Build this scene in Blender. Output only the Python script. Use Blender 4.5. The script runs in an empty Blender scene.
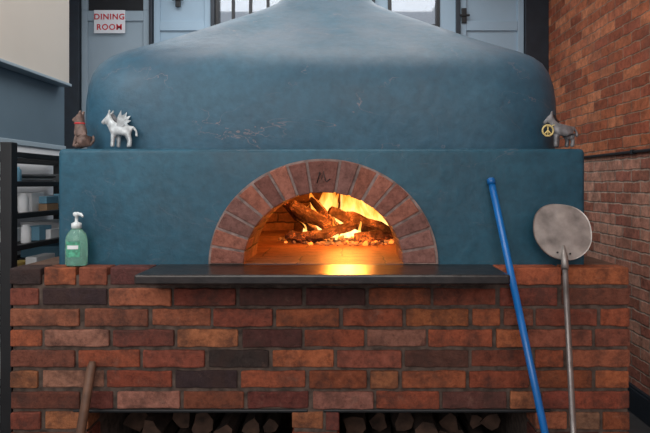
import bpy, bmesh, math, random
from mathutils import Vector, Matrix, noise
R = random.Random(7)
scene = bpy.context.scene
COL = scene.collection

# ---------------------------------------------------------------- helpers
def mk(name):
    m = bpy.data.materials.new(name); m.use_nodes = True
    nt = m.node_tree; nt.nodes.clear()
    out = nt.nodes.new('ShaderNodeOutputMaterial')
    return m, nt, out
def N(nt, t, **kw):
    n = nt.nodes.new(t)
    for k, v in kw.items(): setattr(n, k, v)
    return n
def c4(c): return (c[0], c[1], c[2], 1)
def ramp(nt, stops):
    r = nt.nodes.new('ShaderNodeValToRGB')
    e = r.color_ramp.elements
    while len(e) < len(stops): e.new(0.5)
    for i, (p, c) in enumerate(stops):
        e[i].position = p; e[i].color = c4(c)
    return r
def noise_node(nt, tc, scale, detail=6, rough=0.5, dist=0.0, mapping=None):
    n = N(nt, 'ShaderNodeTexNoise'); n.inputs['Scale'].default_value = scale; n.inputs['Detail'].default_value = detail
    n.inputs['Roughness'].default_value = rough; n.inputs['Distortion'].default_value = dist
    src = tc.outputs['Object']
    if mapping:
        mp = N(nt, 'ShaderNodeMapping'); mp.inputs['Scale'].default_value = mapping; mp.inputs['Rotation'].default_value = (0.3, 0.4, 0.2)
        nt.links.new(src, mp.inputs['Vector']); src = mp.outputs[0]
    nt.links.new(src, n.inputs['Vector'])
    return n
def simple(name, col, rough=0.5, metal=0.0, var=0.15, scale=12, bump=0.1, trans=0.0, emis=0):
    m, nt, out = mk(name)
    b = N(nt, 'ShaderNodeBsdfPrincipled')
    b.inputs['Roughness'].default_value = rough
    b.inputs['Metallic'].default_value = metal
    b.inputs['Transmission Weight'].default_value = trans
    tc = N(nt, 'ShaderNodeTexCoord')
    no = noise_node(nt, tc, scale)
    r = ramp(nt, [(0.3, [x*(1-var) for x in col]), (0.7, [min(1, x*(1+var)) for x in col])])
    nt.links.new(no.outputs['Fac'], r.inputs['Fac'])
    nt.links.new(r.outputs['Color'], b.inputs['Base Color'])
    if bump:
        bp = N(nt, 'ShaderNodeBump'); bp.inputs['Strength'].default_value = bump; bp.inputs['Distance'].default_value = 0.005
        nt.links.new(no.outputs['Fac'], bp.inputs['Height']); nt.links.new(bp.outputs['Normal'], b.inputs['Normal'])
    if emis:
        b.inputs['Emission Color'].default_value = c4(col); b.inputs['Emission Strength'].default_value = emis
    nt.links.new(b.outputs[0], out.inputs[0])
    return m

def obj(name, me, mats=(), parent=None, smooth=None):
    o = bpy.data.objects.new(name, me); COL.objects.link(o)
    for m in mats: me.materials.append(m)
    if parent: o.parent = parent
    if smooth is not None:
        for p in me.polygons: p.use_smooth = True
        me.set_sharp_from_angle(angle=math.radians(smooth))
    return o
def empty(name):
    o = bpy.data.objects.new(name, None); COL.objects.link(o); o.empty_display_size = 0.05
    return o
def bm_box(bm, x0, x1, y0, y1, z0, z1, mi=0, jit=0):
    j = lambda: R.uniform(-jit, jit)
    v = [bm.verts.new((x+j(), y+j(), z+j())) for x in (x0, x1) for y in (y0, y1) for z in (z0, z1)]
    fs = []
    for q in ((0,1,3,2),(4,6,7,5),(0,4,5,1),(2,3,7,6),(0,2,6,4),(1,5,7,3)):
        f = bm.faces.new([v[i] for i in q]); f.material_index = mi; fs.append(f)
    return fs
def fin(bm, name, mats, parent=None, smooth=None, bevel=0, seg=2):
    bmesh.ops.recalc_face_normals(bm, faces=bm.faces[:])
    me = bpy.data.meshes.new(name); bm.to_mesh(me); bm.free()
    o = obj(name, me, mats, parent, smooth)
    if bevel:
        md = o.modifiers.new('bev', 'BEVEL'); md.width = bevel; md.segments = seg; md.limit_method = 'ANGLE'
        md.angle_limit = math.radians(40)
    return o
def boxes(name, lst, mats, parent=None, bevel=0.003):
    bm = bmesh.new()
    for b in lst: bm_box(bm, *b)
    return fin(bm, name, mats, parent, bevel=bevel)
def bm_tube(bm, pts, rad, n=12, mi=0, cap=True):
    rings = []
    for i, p in enumerate(pts):
        p = Vector(p)
        a = Vector(pts[max(0, i-1)]); b = Vector(pts[min(len(pts)-1, i+1)])
        d = (b-a).normalized()
        u = d.cross(Vector((0, 1, 0)))
        if u.length < 0.1: u = d.cross(Vector((1, 0, 0)))
        u.normalize(); w = d.cross(u).normalized()
        r = rad[i] if isinstance(rad, (list, tuple)) else rad
        rings.append([bm.verts.new(p + u*math.cos(2*math.pi*k/n)*r + w*math.sin(2*math.pi*k/n)*r) for k in range(n)])
    for a, b in zip(rings, rings[1:]):
        for k in range(n):
            f = bm.faces.new((a[k], a[(k+1) % n], b[(k+1) % n], b[k])); f.material_index = mi; f.smooth = True
    if cap:
        f = bm.faces.new(rings[0]); f.material_index = mi
        f = bm.faces.new(rings[-1][::-1]); f.material_index = mi
def bm_lathe(bm, prof, c, sx=1, sy=1, n=28, mi=0):
    rings = []
    for r, z in prof:
        rings.append([bm.verts.new((c[0]+sx*r*math.cos(2*math.pi*k/n), c[1]+sy*r*math.sin(2*math.pi*k/n), c[2]+z)) for k in range(n)])
    for a, b in zip(rings, rings[1:]):
        for k in range(n):
            f = bm.faces.new((a[k], a[(k+1) % n], b[(k+1) % n], b[k])); f.material_index = mi; f.smooth = True
    f = bm.faces.new(rings[0][::-1]); f.material_index = mi
    f = bm.faces.new(rings[-1]); f.material_index = mi

# ---------------------------------------------------------------- materials
def blue_mat(name, dome):
    m, nt, out = mk(name); L = nt.links.new
    b = N(nt, 'ShaderNodeBsdfPrincipled')
    tc = N(nt, 'ShaderNodeTexCoord')
    n1 = noise_node(nt, tc, 2.6, 8, 0.62)
    n2 = noise_node(nt, tc, 30, 8, 0.65)
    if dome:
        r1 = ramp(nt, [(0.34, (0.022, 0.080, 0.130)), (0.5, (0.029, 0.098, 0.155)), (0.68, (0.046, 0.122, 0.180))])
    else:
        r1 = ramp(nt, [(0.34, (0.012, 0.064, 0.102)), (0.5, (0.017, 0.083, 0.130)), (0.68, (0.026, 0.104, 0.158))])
    L(n1.outputs['Fac'], r1.inputs['Fac'])
    r2 = ramp(nt, [(0.32, (0.82, 0.82, 0.82)), (0.68, (1.16, 1.16, 1.16))]); L(n2.outputs['Fac'], r2.inputs['Fac'])
    mu = N(nt, 'ShaderNodeMix', data_type='RGBA', blend_type='MULTIPLY'); mu.inputs[0].default_value = 1
    L(r1.outputs['Color'], mu.inputs[6]); L(r2.outputs['Color'], mu.inputs[7])
    last = mu.outputs[2]
    n3 = noise_node(nt, tc, 2.4, 5, 0.55, 0.6, mapping=(1.0, 1.0, 2.0))
    r3 = ramp(nt, [(0.496, (0, 0, 0)), (0.500, (1, 1, 1)), (0.504, (0, 0, 0))]); L(n3.outputs['Fac'], r3.inputs['Fac'])
    n4 = noise_node(nt, tc, 6, 3)
    r4 = ramp(nt, [(0.45, (0, 0, 0)), (0.62, (1, 1, 1))]); L(n4.outputs['Fac'], r4.inputs['Fac'])
    ml = N(nt, 'ShaderNodeMath', operation='MULTIPLY'); L(r3.outputs['Color'], ml.inputs[0]); L(r4.outputs['Color'], ml.inputs[1])
    ml2 = N(nt, 'ShaderNodeMath', operation='MULTIPLY'); L(ml.outputs[0], ml2.inputs[0]); ml2.inputs[1].default_value = 0.6 if dome else 0.2
    mx = N(nt, 'ShaderNodeMix', data_type='RGBA'); L(ml2.outputs[0], mx.inputs[0]); L(last, mx.inputs[6]); mx.inputs[7].default_value = (0.28, 0.20, 0.20, 1)
    last = mx.outputs[2]
    n6 = noise_node(nt, tc, 1.6, 10, 0.72)
    r6 = ramp(nt, [(0.52, (0, 0, 0)), (0.68, (0.4, 0.4, 0.4))]); L(n6.outputs['Fac'], r6.inputs['Fac'])
    mz = N(nt, 'ShaderNodeMix', data_type='RGBA'); L(r6.outputs['Color'], mz.inputs[0]); L(last, mz.inputs[6]); mz.inputs[7].default_value = (0.022, 0.055, 0.085, 1)
    last = mz.outputs[2]
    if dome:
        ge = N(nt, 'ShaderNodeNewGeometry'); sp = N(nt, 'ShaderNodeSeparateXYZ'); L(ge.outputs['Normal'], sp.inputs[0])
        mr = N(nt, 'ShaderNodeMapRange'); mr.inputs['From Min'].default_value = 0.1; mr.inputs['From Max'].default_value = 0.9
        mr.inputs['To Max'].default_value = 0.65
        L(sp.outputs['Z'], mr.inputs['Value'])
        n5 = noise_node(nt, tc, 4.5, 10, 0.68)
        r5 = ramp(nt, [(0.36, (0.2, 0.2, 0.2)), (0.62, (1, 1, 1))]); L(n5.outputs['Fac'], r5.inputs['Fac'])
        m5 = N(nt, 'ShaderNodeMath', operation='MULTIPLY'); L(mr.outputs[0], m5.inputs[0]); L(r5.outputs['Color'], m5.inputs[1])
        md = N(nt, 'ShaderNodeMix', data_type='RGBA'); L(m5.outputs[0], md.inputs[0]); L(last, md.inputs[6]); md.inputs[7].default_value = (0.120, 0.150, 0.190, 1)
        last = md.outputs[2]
    L(last, b.inputs['Base Color'])
    rr = ramp(nt, [(0.35, (0.42, 0.42, 0.42)), (0.65, (0.58, 0.58, 0.58))]); L(n1.outputs['Fac'], rr.inputs['Fac']); L(rr.outputs['Color'], b.inputs['Roughness'])
    b.inputs['Specular IOR Level'].default_value = 0.4
    bp = N(nt, 'ShaderNodeBump'); bp.inputs['Strength'].default_value = 0.5; bp.inputs['Distance'].default_value = 0.014
    nb = noise_node(nt, tc, 4.5, 3, 0.5)
    L(nb.outputs['Fac'], bp.inputs['Height'])
    bp2 = N(nt, 'ShaderNodeBump'); bp2.inputs['Strength'].default_value = 0.45; bp2.inputs['Distance'].default_value = 0.004
    L(n2.outputs['Fac'], bp2.inputs['Height']); L(bp.outputs[0], bp2.inputs['Normal']); L(bp2.outputs[0], b.inputs['Normal'])
    L(b.outputs[0], out.inputs[0])
    return m
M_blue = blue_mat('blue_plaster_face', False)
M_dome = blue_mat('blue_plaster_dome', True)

def brick_geo_mat(name, rough=0.8, soot=0.65):
    m, nt, out = mk(name); L = nt.links.new
    b = N(nt, 'ShaderNodeBsdfPrincipled'); b.inputs['Roughness'].default_value = rough
    b.inputs['Specular IOR Level'].default_value = 0.3
    at = N(nt, 'ShaderNodeAttribute', attribute_name='Col')
    tc = N(nt, 'ShaderNodeTexCoord')
    n1 = noise_node(nt, tc, 34, 10, 0.78)
    n2 = noise_node(nt, tc, 9, 10, 0.72)
    n3 = noise_node(nt, tc, 14, 10, 0.75)
    r = ramp(nt, [(0.3, (0.35, 0.33, 0.35)), (0.5, (1, 1, 1)), (0.7, (1.4, 1.5, 1.55))]); L(n1.outputs['Fac'], r.inputs['Fac'])
    mu = N(nt, 'ShaderNodeMix', data_type='RGBA', blend_type='MULTIPLY'); mu.inputs[0].default_value = 1
    L(at.outputs['Color'], mu.inputs[6]); L(r.outputs['Color'], mu.inputs[7])
    r2 = ramp(nt, [(0.46, (0, 0, 0)), (0.62, (soot, soot, soot))]); L(n2.outputs['Fac'], r2.inputs['Fac'])
    mx = N(nt, 'ShaderNodeMix', data_type='RGBA'); L(r2.outputs['Color'], mx.inputs[0]); L(mu.outputs[2], mx.inputs[6]); mx.inputs[7].default_value = (0.055, 0.029, 0.024, 1)
    r3 = ramp(nt, [(0.58, (0, 0, 0)), (0.70, (0.45, 0.45, 0.45))]); L(n3.outputs['Fac'], r3.inputs['Fac'])
    mx2 = N(nt, 'ShaderNodeMix', data_type='RGBA'); L(r3.outputs['Color'], mx2.inputs[0]); L(mx.outputs[2], mx2.inputs[6]); mx2.inputs[7].default_value = (0.28, 0.16, 0.12, 1)
    L(mx2.outputs[2], b.inputs['Base Color'])
    bp = N(nt, 'ShaderNodeBump'); bp.inputs['Strength'].default_value = 1.0; bp.inputs['Distance'].default_value = 0.008
    L(n1.outputs['Fac'], bp.inputs['Height']); L(bp.outputs[0], b.inputs['Normal'])
    L(b.outputs[0], out.inputs[0])
    return m
M_brick = brick_geo_mat('clay_brick', soot=0.7)
M_abrick = brick_geo_mat('arch_brick', soot=0.3)
M_mortar = simple('mortar', (0.080, 0.056, 0.045), 0.95, var=0.55, scale=40, bump=0.8)
M_amortar = simple('arch_joint_mortar', (0.22, 0.16, 0.145), 0.95, var=0.4, scale=40, bump=0.8)

def brick_tex_mat(name, cols, mortar, axes, bw=0.21, rh=0.067, ms=0.006, rough=0.85, bump=0.8, offset=0.5, grime=0.0):
    m, nt, out = mk(name); L = nt.links.new
    b = N(nt, 'ShaderNodeBsdfPrincipled'); b.inputs['Roughness'].default_value = rough; b.inputs['Specular IOR Level'].default_value = 0.25
    tc = N(nt, 'ShaderNodeTexCoord'); sp = N(nt, 'ShaderNodeSeparateXYZ'); cb = N(nt, 'ShaderNodeCombineXYZ')
    nd = noise_node(nt, tc, 14, 3)
    va = N(nt, 'ShaderNodeVectorMath', operation='SCALE'); va.inputs['Scale'].default_value = 0.022
    L(nd.outputs['Color'], va.inputs[0])
    vb = N(nt, 'ShaderNodeVectorMath', operation='ADD'); L(tc.outputs['Object'], vb.inputs[0]); L(va.outputs[0], vb.inputs[1])
    L(vb.outputs[0], sp.inputs[0]); L(sp.outputs[axes[0]], cb.inputs[0]); L(sp.outputs[axes[1]], cb.inputs[1])
    bt = N(nt, 'ShaderNodeTexBrick'); L(cb.outputs[0], bt.inputs['Vector'])
    bt.inputs['Scale'].default_value = 1; bt.inputs['Brick Width'].default_value = bw; bt.inputs['Row Height'].default_value = rh
    bt.inputs['Mortar Size'].default_value = ms; bt.inputs['Mortar Smooth'].default_value = 0.6; bt.offset = offset
    bt.inputs['Color1'].default_value = (0, 0, 0, 1); bt.inputs['Color2'].default_value = (1, 1, 1, 1); bt.inputs['Mortar'].default_value = (0.5, 0.5, 0.5, 1)
    n = len(cols); r = ramp(nt, [(i/(n-1)*0.8+0.1, c) for i, c in enumerate(cols)]); L(bt.outputs['Color'], r.inputs['Fac'])
    n1 = noise_node(nt, tc, 20, 10, 0.75)
    r1 = ramp(nt, [(0.3, (0.4, 0.4, 0.4)), (0.7, (1.5, 1.5, 1.5))]); L(n1.outputs['Fac'], r1.inputs['Fac'])
    mx = N(nt, 'ShaderNodeMix', data_type='RGBA'); L(bt.outputs['Fac'], mx.inputs[0]); L(r.outputs['Color'], mx.inputs[6]); mx.inputs[7].default_value = c4(mortar)
    mu = N(nt, 'ShaderNodeMix', data_type='RGBA', blend_type='MULTIPLY'); mu.inputs[0].default_value = 1
    L(mx.outputs[2], mu.inputs[6]); L(r1.outputs['Color'], mu.inputs[7])
    last = mu.outputs[2]
    if grime:
        ng = noise_node(nt, tc, 3.5, 10, 0.72)
        rg = ramp(nt, [(0.5, (0, 0, 0)), (0.66, (grime, grime, grime))]); L(ng.outputs['Fac'], rg.inputs['Fac'])
        mg = N(nt, 'ShaderNodeMix', data_type='RGBA'); L(rg.outputs['Color'], mg.inputs[0]); L(last, mg.inputs[6]); mg.inputs[7].default_value = (0.14, 0.07, 0.05, 1)
        last = mg.outputs[2]
    L(last, b.inputs['Base Color'])
    sb = N(nt, 'ShaderNodeMath', operation='SUBTRACT'); sb.inputs[0].default_value = 1; L(bt.outputs['Fac'], sb.inputs[1])
    ad = N(nt, 'ShaderNodeMath', operation='MULTIPLY_ADD'); L(n1.outputs['Fac'], ad.inputs[0]); ad.inputs[1].default_value = 0.7; L(sb.outputs[0], ad.inputs[2])
    bp = N(nt, 'ShaderNodeBump'); bp.inputs['Strength'].default_value = bump; bp.inputs['Distance'].default_value = 0.009
    L(ad.outputs[0], bp.inputs['Height']); L(bp.outputs[0], b.inputs['Normal'])
    L(b.outputs[0], out.inputs[0]); return m
M_wallbrick = brick_tex_mat('wall_brick', [(0.26, 0.070, 0.034), (0.42, 0.125, 0.055), (0.53, 0.19, 0.09), (0.33, 0.088, 0.045)], (0.30, 0.19, 0.13), ('Y', 'Z'), ms=0.005, grime=0.4)
M_wallbrick_low = brick_tex_mat('wall_brick_worn', [(0.32, 0.12, 0.078), (0.43, 0.19, 0.13), (0.52, 0.27, 0.19), (0.36, 0.13, 0.09)], (0.38, 0.28, 0.22), ('Y', 'Z'), ms=0.007, grime=0.55)
M_inner = brick_tex_mat('chamber_firebrick', [(0.20, 0.095, 0.05), (0.27, 0.13, 0.065), (0.15, 0.07, 0.04)], (0.07, 0.04, 0.026), ('X', 'Z'), bw=0.19, rh=0.058, ms=0.005)
M_hearth = brick_tex_mat('hearth_tile', [(0.22, 0.11, 0.055), (0.27, 0.135, 0.065), (0.19, 0.09, 0.045)], (0.06, 0.04, 0.03), ('X', 'Y'), bw=0.30, rh=0.30, ms=0.004, rough=0.55, bump=0.3)
M_slab = simple('dark_slate', (0.018, 0.013, 0.012), 0.30, var=0.5, scale=30, bump=0.35)
M_wood = simple('ledge_wood', (0.13, 0.07, 0.045), 0.7, var=0.3, scale=20, bump=0.3)
M_dark = simple('black_painted_steel', (0.008, 0.009, 0.011), 0.45, var=0.2)
M_frame = simple('navy_frame_paint', (0.014, 0.022, 0.033), 0.5, var=0.2)
M_door = simple('pale_blue_paint', (0.32, 0.44, 0.54), 0.5, var=0.06, scale=3, bump=0.05)
M_grey = simple('pale_grey_paint', (0.30, 0.38, 0.44), 0.5, var=0.05, scale=3, bump=0.05)
M_beige = simple('cream_laminate', (0.62, 0.57, 0.50), 0.45, var=0.04, scale=2, bump=0.03)
M_bluegrey = simple('blue_grey_wall_paint', (0.10, 0.155, 0.20), 0.6, var=0.12, scale=2, bump=0.05)
M_white = simple('white_paint', (0.75, 0.77, 0.80), 0.6, var=0.05, scale=4, bump=0.02)
M_card = simple('white_carton', (0.78, 0.80, 0.82), 0.7, var=0.08, scale=8, bump=0.05)
M_cardb = simple('blue_carton', (0.16, 0.36, 0.50), 0.7, var=0.05)
M_kraft = simple('kraft_carton', (0.30, 0.19, 0.11), 0.8, var=0.1)
M_red = simple('red_lettering', (0.55, 0.02, 0.03), 0.5, var=0.05)
M_steel = simple('scratched_aluminium', (0.34, 0.315, 0.30), 0.48, metal=0.7, var=0.5, scale=14, bump=0.3)
M_pole = simple('grey_metal_pole', (0.24, 0.22, 0.215), 0.4, metal=0.7, var=0.3, scale=20, bump=0.15)
M_bluepole = simple('blue_anodised_pole', (0.006, 0.13, 0.42), 0.28, var=0.15, scale=10, bump=0.03)
M_stick = simple('worn_wood_handle', (0.13, 0.065, 0.04), 0.6, var=0.35, scale=25, bump=0.3)
M_bristle = simple('bristles', (0.30, 0.20, 0.09), 0.9, var=0.4, scale=60, bump=0.6)
M_log = simple('firewood_bark', (0.034, 0.020, 0.015), 0.9, var=0.6, scale=25, bump=1.0)
M_logend = simple('firewood_cut_end', (0.060, 0.032, 0.021), 0.9, var=0.6, scale=26, bump=0.5)
M_floor = simple('dark_concrete_floor', (0.05, 0.048, 0.048), 0.6, var=0.3, scale=6, bump=0.2)
M_tin = simple('whitewashed_tin', (0.46, 0.50, 0.52), 0.45, metal=0.2, var=0.35, scale=60, bump=0.2)
M_tingrey = simple('grey_tin', (0.17, 0.17, 0.18), 0.5, metal=0.3, var=0.5, scale=60, bump=0.2)
M_tinbrown = simple('brown_painted_tin', (0.14, 0.09, 0.075), 0.6, var=0.5, scale=70, bump=0.2)
M_gold = simple('yellow_enamel', (0.62, 0.50, 0.20), 0.4, var=0.15, scale=50)
M_pipe = simple('flue_plaster', (0.20, 0.27, 0.32), 0.5, var=0.2, scale=6, bump=0.2)

# ---------------------------------------------------------------- room shell
boxes('floor', [(-2.6, 1.85, -3.2, 3.3, -0.08, 0)], [M_floor], bevel=0)
boxes('ceiling', [(-2.6, 1.85, -3.2, 3.3, 3.2, 3.28)], [M_white], bevel=0)
bm = bmesh.new()
bm_box(bm, 1.67, 1.85, -3.2, 3.3, 0, 1.49, 1); bm_box(bm, 1.67, 1.85, -3.2, 3.3, 1.49, 3.2, 0)
fin(bm, 'wall_right', [M_wallbrick, M_wallbrick_low])
boxes('baseboard_right', [(1.645, 1.67, -3.2, 2.98, 0, 0.14), (1.650, 1.67, -3.2, 2.98, 0.14, 0.155)], [M_frame])
bm = bmesh.new(); bm_tube(bm, [(1.657, -2.5, 1.50), (1.657, 2.95, 1.50)], 0.009)
for y in (-1.2, 0.2, 1.5, 2.6): bm_box(bm, 1.645, 1.67, y, y+0.03, 1.487, 1.513)
fin(bm, 'wall_conduit', [M_dark])
boxes('wall_left', [(-2.6, -2.42, -3.2, 3.3, 0, 3.2)], [M_white], bevel=0)
bm = bmesh.new()
bm_box(bm, -1.66, -1.56, -1.4, 1.40, 1.50, 3.2, 0); bm_box(bm, -1.66, -1.56, -1.4, 1.40, 0, 1.50, 1)
fin(bm, 'wall_partition', [M_bluegrey, M_white])
boxes('trim_1', [(-1.560, -1.550, -1.4, 1.40, 1.50, 1.525)], [M_grey])
e = empty('upper_cabinet')
boxes('carcass', [(-1.56, -1.50, -1.2, 1.33, 1.86, 3.1)], [M_beige], e)
boxes('lower_rail', [(-1.56, -1.49, -1.2, 1.34, 1.845, 1.86)], [M_grey], e)

YB = 3.0
boxes('wall_back', [(-2.42, 1.67, YB, YB+0.15, 2.98, 3.2)], [M_frame], bevel=0)
def xb(px): return (px-345)/121.6
posts = [(-2.42, xb(80)), (xb(149.5), xb(152.5)), (xb(211), xb(215)), (xb(285), xb(296)), (xb(372), xb(375)), (xb(456), xb(460)), (xb(525), 1.67)]
for i, (a, b) in enumerate(posts):
    boxes('trim_%d' % (i+2), [(a, b, YB-0.02, YB+0.12, 0, 2.98)], [M_frame])
M_glass, nt, out = mk('window_glass')
tr = N(nt, 'ShaderNodeBsdfTransparent'); tr.inputs[0].default_value = (0.8, 0.84, 0.88, 1)
gl = N(nt, 'ShaderNodeBsdfGlossy'); gl.inputs['Roughness'].default_value = 0.05
mx = N(nt, 'ShaderNodeMixShader'); mx.inputs[0].default_value = 0.1
nt.links.new(tr.outputs[0], mx.inputs[1]); nt.links.new(gl.outputs[0], mx.inputs[2]); nt.links.new(mx.outputs[0], out.inputs[0])
def door(name, x0, x1, mat, panels, glass_z=None, hw=None):
    e = empty(name)
    g = 0.006; x0 += g; x1 -= g
    top = 2.97
    l = []
    zt = glass_z if glass_z else top
    l.append((x0, x1, YB+0.03, YB+0.06, 0.02, zt))
    if glass_z:
        l += [(x0, x0+0.05, YB+0.01, YB+0.06, zt, top), (x1-0.05, x1, YB+0.01, YB+0.06, zt, top)]
    st = 0.05
    l += [(x0, x0+st, YB+0.01, YB+0.03, 0.02, zt), (x1-st, x1, YB+0.01, YB+0.03, 0.02, zt)]
    for z in panels: l.append((x0+st, x1-st, YB+0.01, YB+0.03, z-0.04, z+0.04))
    boxes('leaf', l, [mat], e, bevel=0.004)
    if glass_z: boxes('glass', [(x0+0.05, x1-0.05, YB+0.035, YB+0.042, zt, top)], [M_dark], e, bevel=0)
    if hw:
        for (a, z) in hw: boxes('hardware', [(a-0.02, a+0.02, YB-0.01, YB+0.01, z-0.06, z+0.06), (a-0.045, a+0.045, YB-0.02, YB-0.005, z-0.008, z+0.008)], [M_dark], e)
    return e
door('door_1', xb(80), xb(149.5), M_grey, [0.2, 1.3, 2.70], glass_z=2.75)
door('door_2', xb(152.5), xb(211), M_door, [0.2, 1.3, 2.2, 2.62, 2.93], hw=[(xb(178), 2.83)])
door('door_3', xb(460), xb(525), M_door, [0.2, 1.3, 2.1, 2.62, 2.93], hw=[(xb(464), 2.70)])
def window(name, x0, x1, zs, fr=0.03, nm=0):
    e = empty(name)
    l = [(x0, x0+fr, YB, YB+0.08, zs, 2.97), (x1-fr, x1, YB, YB+0.08, zs, 2.97), (x0+fr, x1-fr, YB, YB+0.08, zs, zs+fr), (x0+fr, x1-fr, YB, YB+0.08, 2.94, 2.97)]
    for i in range(nm):
        xm = x0+(x1-x0)*(i+1)/(nm+1); l.append((xm-0.012, xm+0.012, YB+0.02, YB+0.06, zs+fr, 2.94))
    boxes('frame', l, [M_dark], e)
    boxes('glass', [(x0+fr, x1-fr, YB+0.035, YB+0.042, zs+fr, 2.94)], [M_glass], e, bevel=0)
    boxes('apron', [(x0, x1, YB+0.01, YB+0.07, 0.0, zs)], [M_door], e)
window('window_1', xb(215), xb(285), 2.56, nm=3)
window('window_2', xb(388), xb(440), 2.60)
boxes('wall_back_panel', [(xb(375), xb(388), YB+0.01, YB+0.07, 0, 2.98), (xb(440), xb(456), YB+0.01, YB+0.07, 0, 2.98), (xb(296), xb(372), YB+0.01, YB+0.07, 0, 2.98)], [M_door])
e = empty('dining_room_sign')
boxes('plate', [(xb(94), xb(125), YB-0.003, YB+0.009, 2.555, 2.745)], [M_white], e, bevel=0.002)
for t, z in (('DINING', 2.668), ('ROOM', 2.583)):
    cu = bpy.data.curves.new('txt', 'FONT'); cu.body = t; cu.size = 0.066; cu.align_x = 'CENTER'; cu.extrude = 0.001; cu.offset = 0.0012; cu.space_character = 1.12
    o = bpy.data.objects.new('tmp', cu); COL.objects.link(o)
    dg = bpy.context.evaluated_depsgraph_get(); me = bpy.data.meshes.new_from_object(o.evaluated_get(dg))
    bpy.data.objects.remove(o)
    me.transform(Matrix.Translation((xb(109.5), YB-0.0045, z)) @ Matrix.Rotation(math.pi/2, 4, 'X'))
    obj('lettering_'+t.lower(), me, [M_red], e)

# ---------------------------------------------------------------- oven
oven = empty('pizza_oven')
BX0, BX1 = -1.08, 0.92
TOP, CORE = 1.045, 1.02
OPS = [(-0.83, -0.17), (-0.02, 0.615)]
OZ0, OZ1 = 0.12, 0.583
lst = [(BX0+.006, BX1-.006, 0.007, 1.95, OZ1+0.005, CORE),
       (BX0+.006, BX1-.006, 0.007, 1.95, 0, OZ0-0.005),
       (BX0+.006, OPS[0][0]-0.006, 0.007, 1.95, OZ0-0.005, OZ1+0.005),
       (OPS[0][1]+.006, OPS[1][0]-0.006, 0.007, 1.95, OZ0-0.005, OZ1+0.005),
       (OPS[1][1]+.006, BX1-0.006, 0.007, 1.95, OZ0-0.005, OZ1+0.005),
       (OPS[0][0]-.006, OPS[1][1]+.006, 0.9, 1.95, OZ0-0.005, OZ1+0.005)]
boxes('mortar_core', lst, [M_mortar], oven, bevel=0)
boxes('side_ledge_boards', [(BX0, -0.975, 0.08, 1.95, CORE, 1.043), (0.815, BX1, 0.08, 1.95, CORE, 1.043)], [M_wood], oven)
PAL = [(0.34, 0.094, 0.042), (0.27, 0.070, 0.034), (0.36, 0.120, 0.058), (0.20, 0.053, 0.032), (0.15, 0.044, 0.031), (0.24, 0.076, 0.045), (0.10, 0.037, 0.030), (0.28, 0.125, 0.085), (0.036, 0.023, 0.023)]
WTS = [5, 5, 3.5, 4, 4, 4, 3, 1.5, 1.8]
def pick():
    c = R.choices(PAL, WTS)[0]; k = R.uniform(0.8, 1.2)
    return (c[0]*k, c[1]*k*R.uniform(0.9, 1.15), c[2]*k, 1)
bm = bmesh.new(); lay = bm.loops.layers.float_color.new('Col')
def brick(x0, x1, y0, y1, z0, z1, col=None, jit=0.0026):
    col = col or pick()
    nseg = max(1, int(round((x1-x0)/0.035))); prev = None; fs = []
    y0j = R.uniform(-0.002, 0.002)
    for i in range(nseg+1):
        x = x0+(x1-x0)*i/nseg; j = lambda s=1.0: R.uniform(-jit, jit)*s
        xe = j() if i in (0, nseg) else 0
        q = [bm.verts.new((x+xe, y0+y0j+j(0.5), z0+j(0.8))), bm.verts.new((x+xe, y1, z0)), bm.verts.new((x+xe, y1, z1)), bm.verts.new((x+xe, y0+y0j+j(0.5), z1+j(0.8)))]
        if prev:
            for k in range(4): fs.append(bm.faces.new((prev[k], prev[(k+1) % 4], q[(k+1) % 4], q[k])))
        else: fs.append(bm.faces.new(q))
        prev = q
    fs.append(bm.faces.new(prev[::-1]))
    for f in fs:
        for lp in f.loops: lp[lay] = col
PITCH = 0.0667; J = 0.0115
SL0, SL1 = -0.625, 0.49
def run_front(a, b, z0, z1, off, header=False, y1=0.08):
    x = a
    unit = 0.105 if header else 0.21
    first = unit*off
    w = first if first > 0.03 else unit
    while x < b-0.02:
        xe = min(x+w, b)
        if b-xe < 0.04: xe = b
        dy = R.uniform(-0.005, 0.003)
        brick(x+J/2 if x > a else x, xe-J/2 if xe < b else xe, dy, y1, z0+J/2+R.uniform(-.0015, .0015), z1-J/2)
        x = xe
        w = unit*R.choice([1, 1, 1, 1, 0.5]) if not header else unit
        w *= R.uniform(0.95, 1.05)
nrow = 7
for r in range(nrow):
    z1 = TOP+J/2 - r*PITCH
    z0 = TOP+J/2-(r+1)*PITCH
    off = (0.5 if r % 2 else 1.0)
    if r == 0:
        run_front(BX0, SL0-0.005, z0, z1, 1, True)
        run_front(SL0-0.005, SL1+0.005, z0, 1.014+J/2, 0.5)
        run_front(SL1+0.005, BX1, z0, z1, 1, False)
    else:
        run_front(BX0, BX1, z0, z1, off*R.uniform(0.9, 1.1))
r = nrow
while True:
    z1 = TOP+J/2-r*PITCH; z0 = z1-PITCH
    if z1 < 0.03: break
    z0 = max(z0, 0.0)
    off = (0.5 if r % 2 else 1.0)
    if z0 > OZ0-0.03:
        for a, b in ((BX0, OPS[0][0]), (OPS[0][1], OPS[1][0]), (OPS[1][1], BX1)):
            run_front(a, b, z0, z1, off, y1=0.1)
    else: run_front(BX0, BX1, z0, z1, off)
    r += 1
def sbox(x0, x1, y0, y1, z0, z1):
    col = pick()
    for f in bm_box(bm, x0, x1, y0, y1, z0, z1, 0, 0.002):
        for lp in f.loops: lp[lay] = col
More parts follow.
